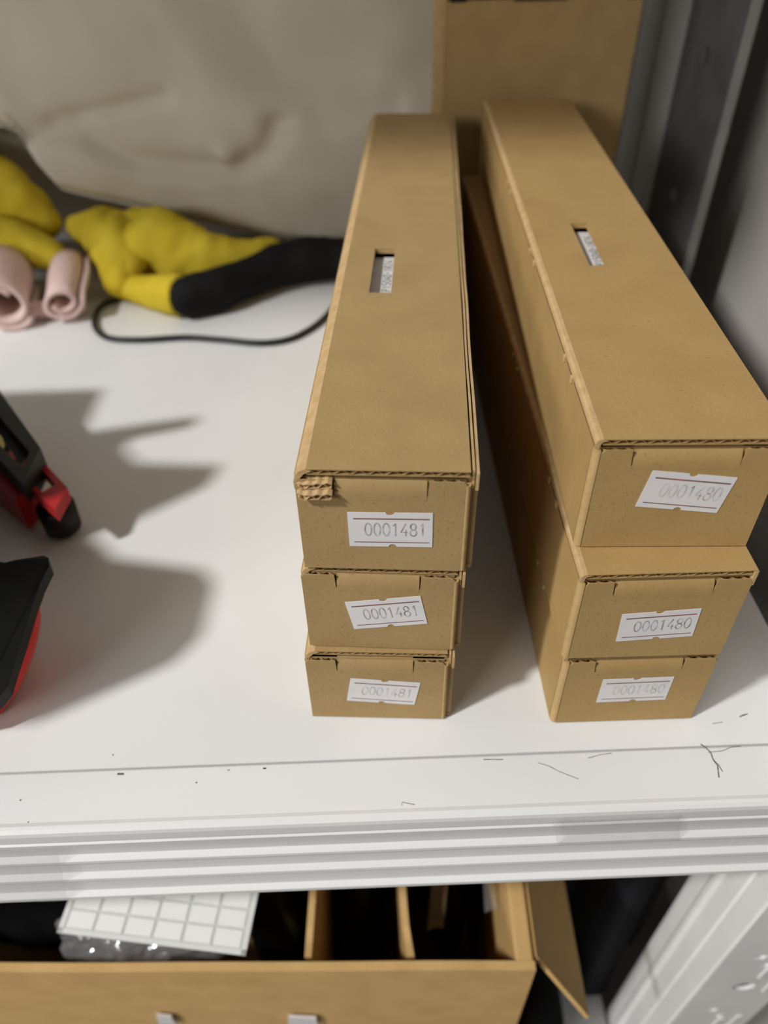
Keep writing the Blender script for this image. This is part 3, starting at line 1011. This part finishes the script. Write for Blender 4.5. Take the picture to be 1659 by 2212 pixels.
def panel(bm, x0, x1, y0, y1, z0, z1, amp=0.0, seed=0.0):
    n = 24
    vs = []
    for i in range(n + 1):
        t = i / n
        x = x0 + (x1 - x0) * t
        dz = amp * noise.noise(Vector((x * 14, seed, 0)))
        vs.append([bm.verts.new(c_) for c_ in ((x, y0, z0), (x, y1, z0), (x, y1, z1 + dz), (x, y0, z1 + dz))])
    for a, b in zip(vs, vs[1:]):
        for k in range(4):
            bm.faces.new((a[k], b[k], b[(k + 1) % 4], a[(k + 1) % 4]))
    bm.faces.new(vs[0]); bm.faces.new(list(reversed(vs[-1])))
    return bm


obj('front_wall', panel(bmesh.new(), 0, cw, -.0018, .0018, .0004, chh, .0015, 2), 'kraft_carton', CY)
obj('back_wall', boxes((0, cw, cd - .003, cd, .0004, chh)), 'kraft_carton', CY)
obj('side_wall', boxes((0, .0036, .0018, cd - .003, .0004, chh)), 'kraft_carton', CY)
obj('side_wall', boxes((cw - .0078, cw - .0004, .0018, cd - .003, .0004, chh - .0004), bev=.001), 'kraft_carton', CY)
obj('bottom', boxes((.0036, cw - .0078, .0018, cd - .003, .0004, .004)), 'kraft_carton', CY)
# right flap folded outward
bm = bmesh.new()
fl = [(cw + .0012, .004, chh - .001), (cw + .0012, cd, chh - .001), (cw + .022, cd - .01, chh - .030), (cw + .026, -.010, chh - .034)]
a = [bm.verts.new(p) for p in fl]
b = [bm.verts.new((p[0] - .001, p[1], p[2] - .003)) for p in fl]
bm.faces.new(a); bm.faces.new(list(reversed(b)))
for i in range(4):
    bm.faces.new((a[i], b[i], b[(i + 1) % 4], a[(i + 1) % 4]))
obj('flap', bm, 'kraft_carton', CY)
# dividers
for xx, bend in ((.2636, .0), (.3040, .004)):
    bm = bmesh.new()
    n = 20
    prev = None
    for i in range(n + 1):
        y = .006 + (cd - .014) * i / n
        x = xx + bend * math.exp(-(y - .006) / .012) + .0008 * math.sin(y * 60)
        zt_ = chh - .004 - .004 * math.exp(-(y - .006) / .006)
        cur = [bm.verts.new(p) for p in ((x - .0015, y, .0045), (x + .0015, y, .0045), (x + .0015, y, zt_), (x - .0015, y, zt_))]
        if prev:
            for k in range(4):
                bm.faces.new((prev[k], cur[k], cur[(k + 1) % 4], prev[(k + 1) % 4]))
        else:
            bm.faces.new(cur)
        prev = cur
    bm.faces.new(list(reversed(prev)))
    obj('divider', bm, 'kraft_carton', CY)
# two white stickers at the bottom of the frame
for (x0, x1, zt_) in ((.1885, .1965, .1655), (.2498, .2640, .1625)):
    bm = bmesh.new()
    vs = [bm.verts.new(p) for p in ((x0, -.0040, zt_ - .014), (x1, -.0040, zt_ - .0155), (x1, -.0040, zt_ - .0025), (x0 + .0015, -.0040, zt_))]
    f = bm.faces.new(vs)
    r = bmesh.ops.extrude_face_region(bm, geom=[f])
    for v in r['geom']:
        if isinstance(v, bmesh.types.BMVert):
            v.co.y += .0012
    obj('white_sticker', bm, 'paper', CY)

# label sheet lying on the contents
SH = thing('label_sheet', 'white sheet of blank stickers lying in the open carton', 'label sheet', (-.0940, -.001, -.121), -.10)
SH.rotation_euler = (.07, .035, -.135)
obj('backing', boxes((-.0395, .0395, -.031, .036, -.0008, .0000), bev=.0002), 'sheet_gap', SH)
nc, nr = 6, 8
sx_, sy_ = .0745 / nc, .060 / nr
st = None
for j in range(nr):
    for i in range(nc):
        x0 = -.0365 + i * sx_
        y0 = -.0285 + j * sy_
        if st is None:
            st = obj('sticker', boxes((0, sx_ - .0014, 0, sy_ - .0012, 0, .0002)), 'sticker', SH)
            q = st
        else:
            q = st.copy()
            COL.objects.link(q)
        q.location = (x0, y0, .0001)
bm = boxes((-.0395, .0395, -.031, -.0290, 0, .0003), (.0375, .0395, -.031, .036, 0, .0003), (-.0395, -.0372, -.031, .036, 0, .0003))
obj('sheet_margin', bm, 'sheet', SH)


def lump(name, c, size, m, label, cat, seed, amp=.35, fr=14.0, sub=5, sq=1.0):
    bm = bmesh.new()
    bmesh.ops.create_icosphere(bm, subdivisions=sub, radius=1)
    for v in bm.verts:
        n = v.co.normalized()
        if sq != 1.0:
            n = Vector([math.copysign(abs(q) ** sq, q) for q in n])
        p = Vector((n.x * size[0], n.y * size[1], n.z * size[2]))
        k = 1 + amp * noise.noise(p * fr + Vector((seed, 0, 0))) + amp * .45 * abs(noise.noise(p * fr * 2.6 + Vector((0, seed, 0))))
        v.co = p * k
    lo = min(v.co.z for v in bm.verts)
    for v in bm.verts:
        if v.co.z < lo * .75:
            v.co.z = lo * .75
    o = obj(name, bm, m, None, True)
    o.location = c
    return tag(o, label, cat)


lump('clear_wrap', (-.110, -.0135, -.158), (.040, .0165, .016), 'clear', 'crumpled clear plastic wrap under the white sticker sheet', 'plastic wrap', 3.0, amp=.30, fr=75, sub=6)
lump('black_pouch', (-.180, .105, -.240), (.085, .080, .088), 'shadow_bag', 'black pouch filling the left part of the open carton', 'bag', 12, amp=.12, fr=16, sq=.55)
lump('black_parcel', (-.060, .085, -.245), (.016, .095, .090), 'black_bag', 'black wrapped parcel left of the first carton divider', 'parcel', 22, amp=.06, fr=18, sq=.5)
lump('black_parcel', (-.0155, .085, -.275), (.0125, .085, .07), 'black_bag', 'black wrapped parcel between the two carton dividers', 'parcel', 32, amp=.06, fr=18, sq=.6)
lump('charcoal_filler', (.0850, -.010, -.3265), (.0155, .028, .044), 'shadow_bag', 'charcoal filler lump darkening the lower shelf below the folded carton flap', 'bag', 51, amp=.06, fr=22, sq=.7)  # added lump, darkens the bare shelf under the flap
# clear bag in the right compartment
bm = bmesh.new()
for (pts, w_) in (([(.020, .055, -.150), (.026, .020, -.165), (.022, -.008, -.190)], .008), ([(.046, .06, -.145), (.0475, .022, -.155), (.049, -.006, -.175)], .006)):
    prev = None
    for i, p in enumerate(catmull(pts, 10)):
        wv = .002 * math.sin(i * .9)
        cur = [bm.verts.new((p.x - w_ / 2, p.y, p.z + wv)), bm.verts.new((p.x, p.y, p.z + .003)), bm.verts.new((p.x + w_ / 2, p.y, p.z - wv))]
        if prev:
            bm.faces.new((prev[0], cur[0], cur[1], prev[1]))
            bm.faces.new((prev[1], cur[1], cur[2], prev[2]))
        prev = cur
tag(obj('clear_bag', bm, 'clear', None, True), 'clear plastic bag folds in the right carton compartment', 'bag')
lump('black_parcel', (.034, .09, -.260), (.017, .085, .085), 'black_bag', 'black wrapped parcel right of the second carton divider', 'parcel', 41, amp=.10, fr=18)


# dark cloth bag standing right of the carton
def dark_bag():
    bm = bmesh.new()
    nx, nz = 60, 30
    rows = []
    for i in range(nx + 1):
        t = i / nx
        a = math.pi * 2 * t
        col = []
        for j in range(nz + 1):
            s = j / nz
            rx, ry = .050 - .022 * s, .115 * (1 - .10 * s)
            fold = 1 + .16 * math.sin(a * 7 + s * 1.5) + .07 * math.sin(a * 13 + 2 * s)
            x = rx * math.cos(a) * (1 + .35 * (fold - 1))
            y = ry * math.sin(a) * (1 + .5 * (fold - 1))
            col.append(bm.verts.new((x + .014 * s, y, .0006 + .255 * s)))
        rows.append(col)
    for i in range(nx):
        a, b = rows[i], rows[(i + 1) % nx]
        for j in range(nz):
            bm.faces.new((a[j], b[j], b[j + 1], a[j + 1]))
    bm.faces.new([r_[0] for r_ in rows[:nx]])
    bm.faces.new([r_[nz] for r_ in rows[:nx]])
    bmesh.ops.remove_doubles(bm, verts=bm.verts, dist=1e-6)
    return bm


o = tag(obj('dark_bag', dark_bag(), 'navy_bag', None, True), 'dark cloth bag with vertical folds between carton and white post', 'bag')
o.location = (.131, .126, -.36)
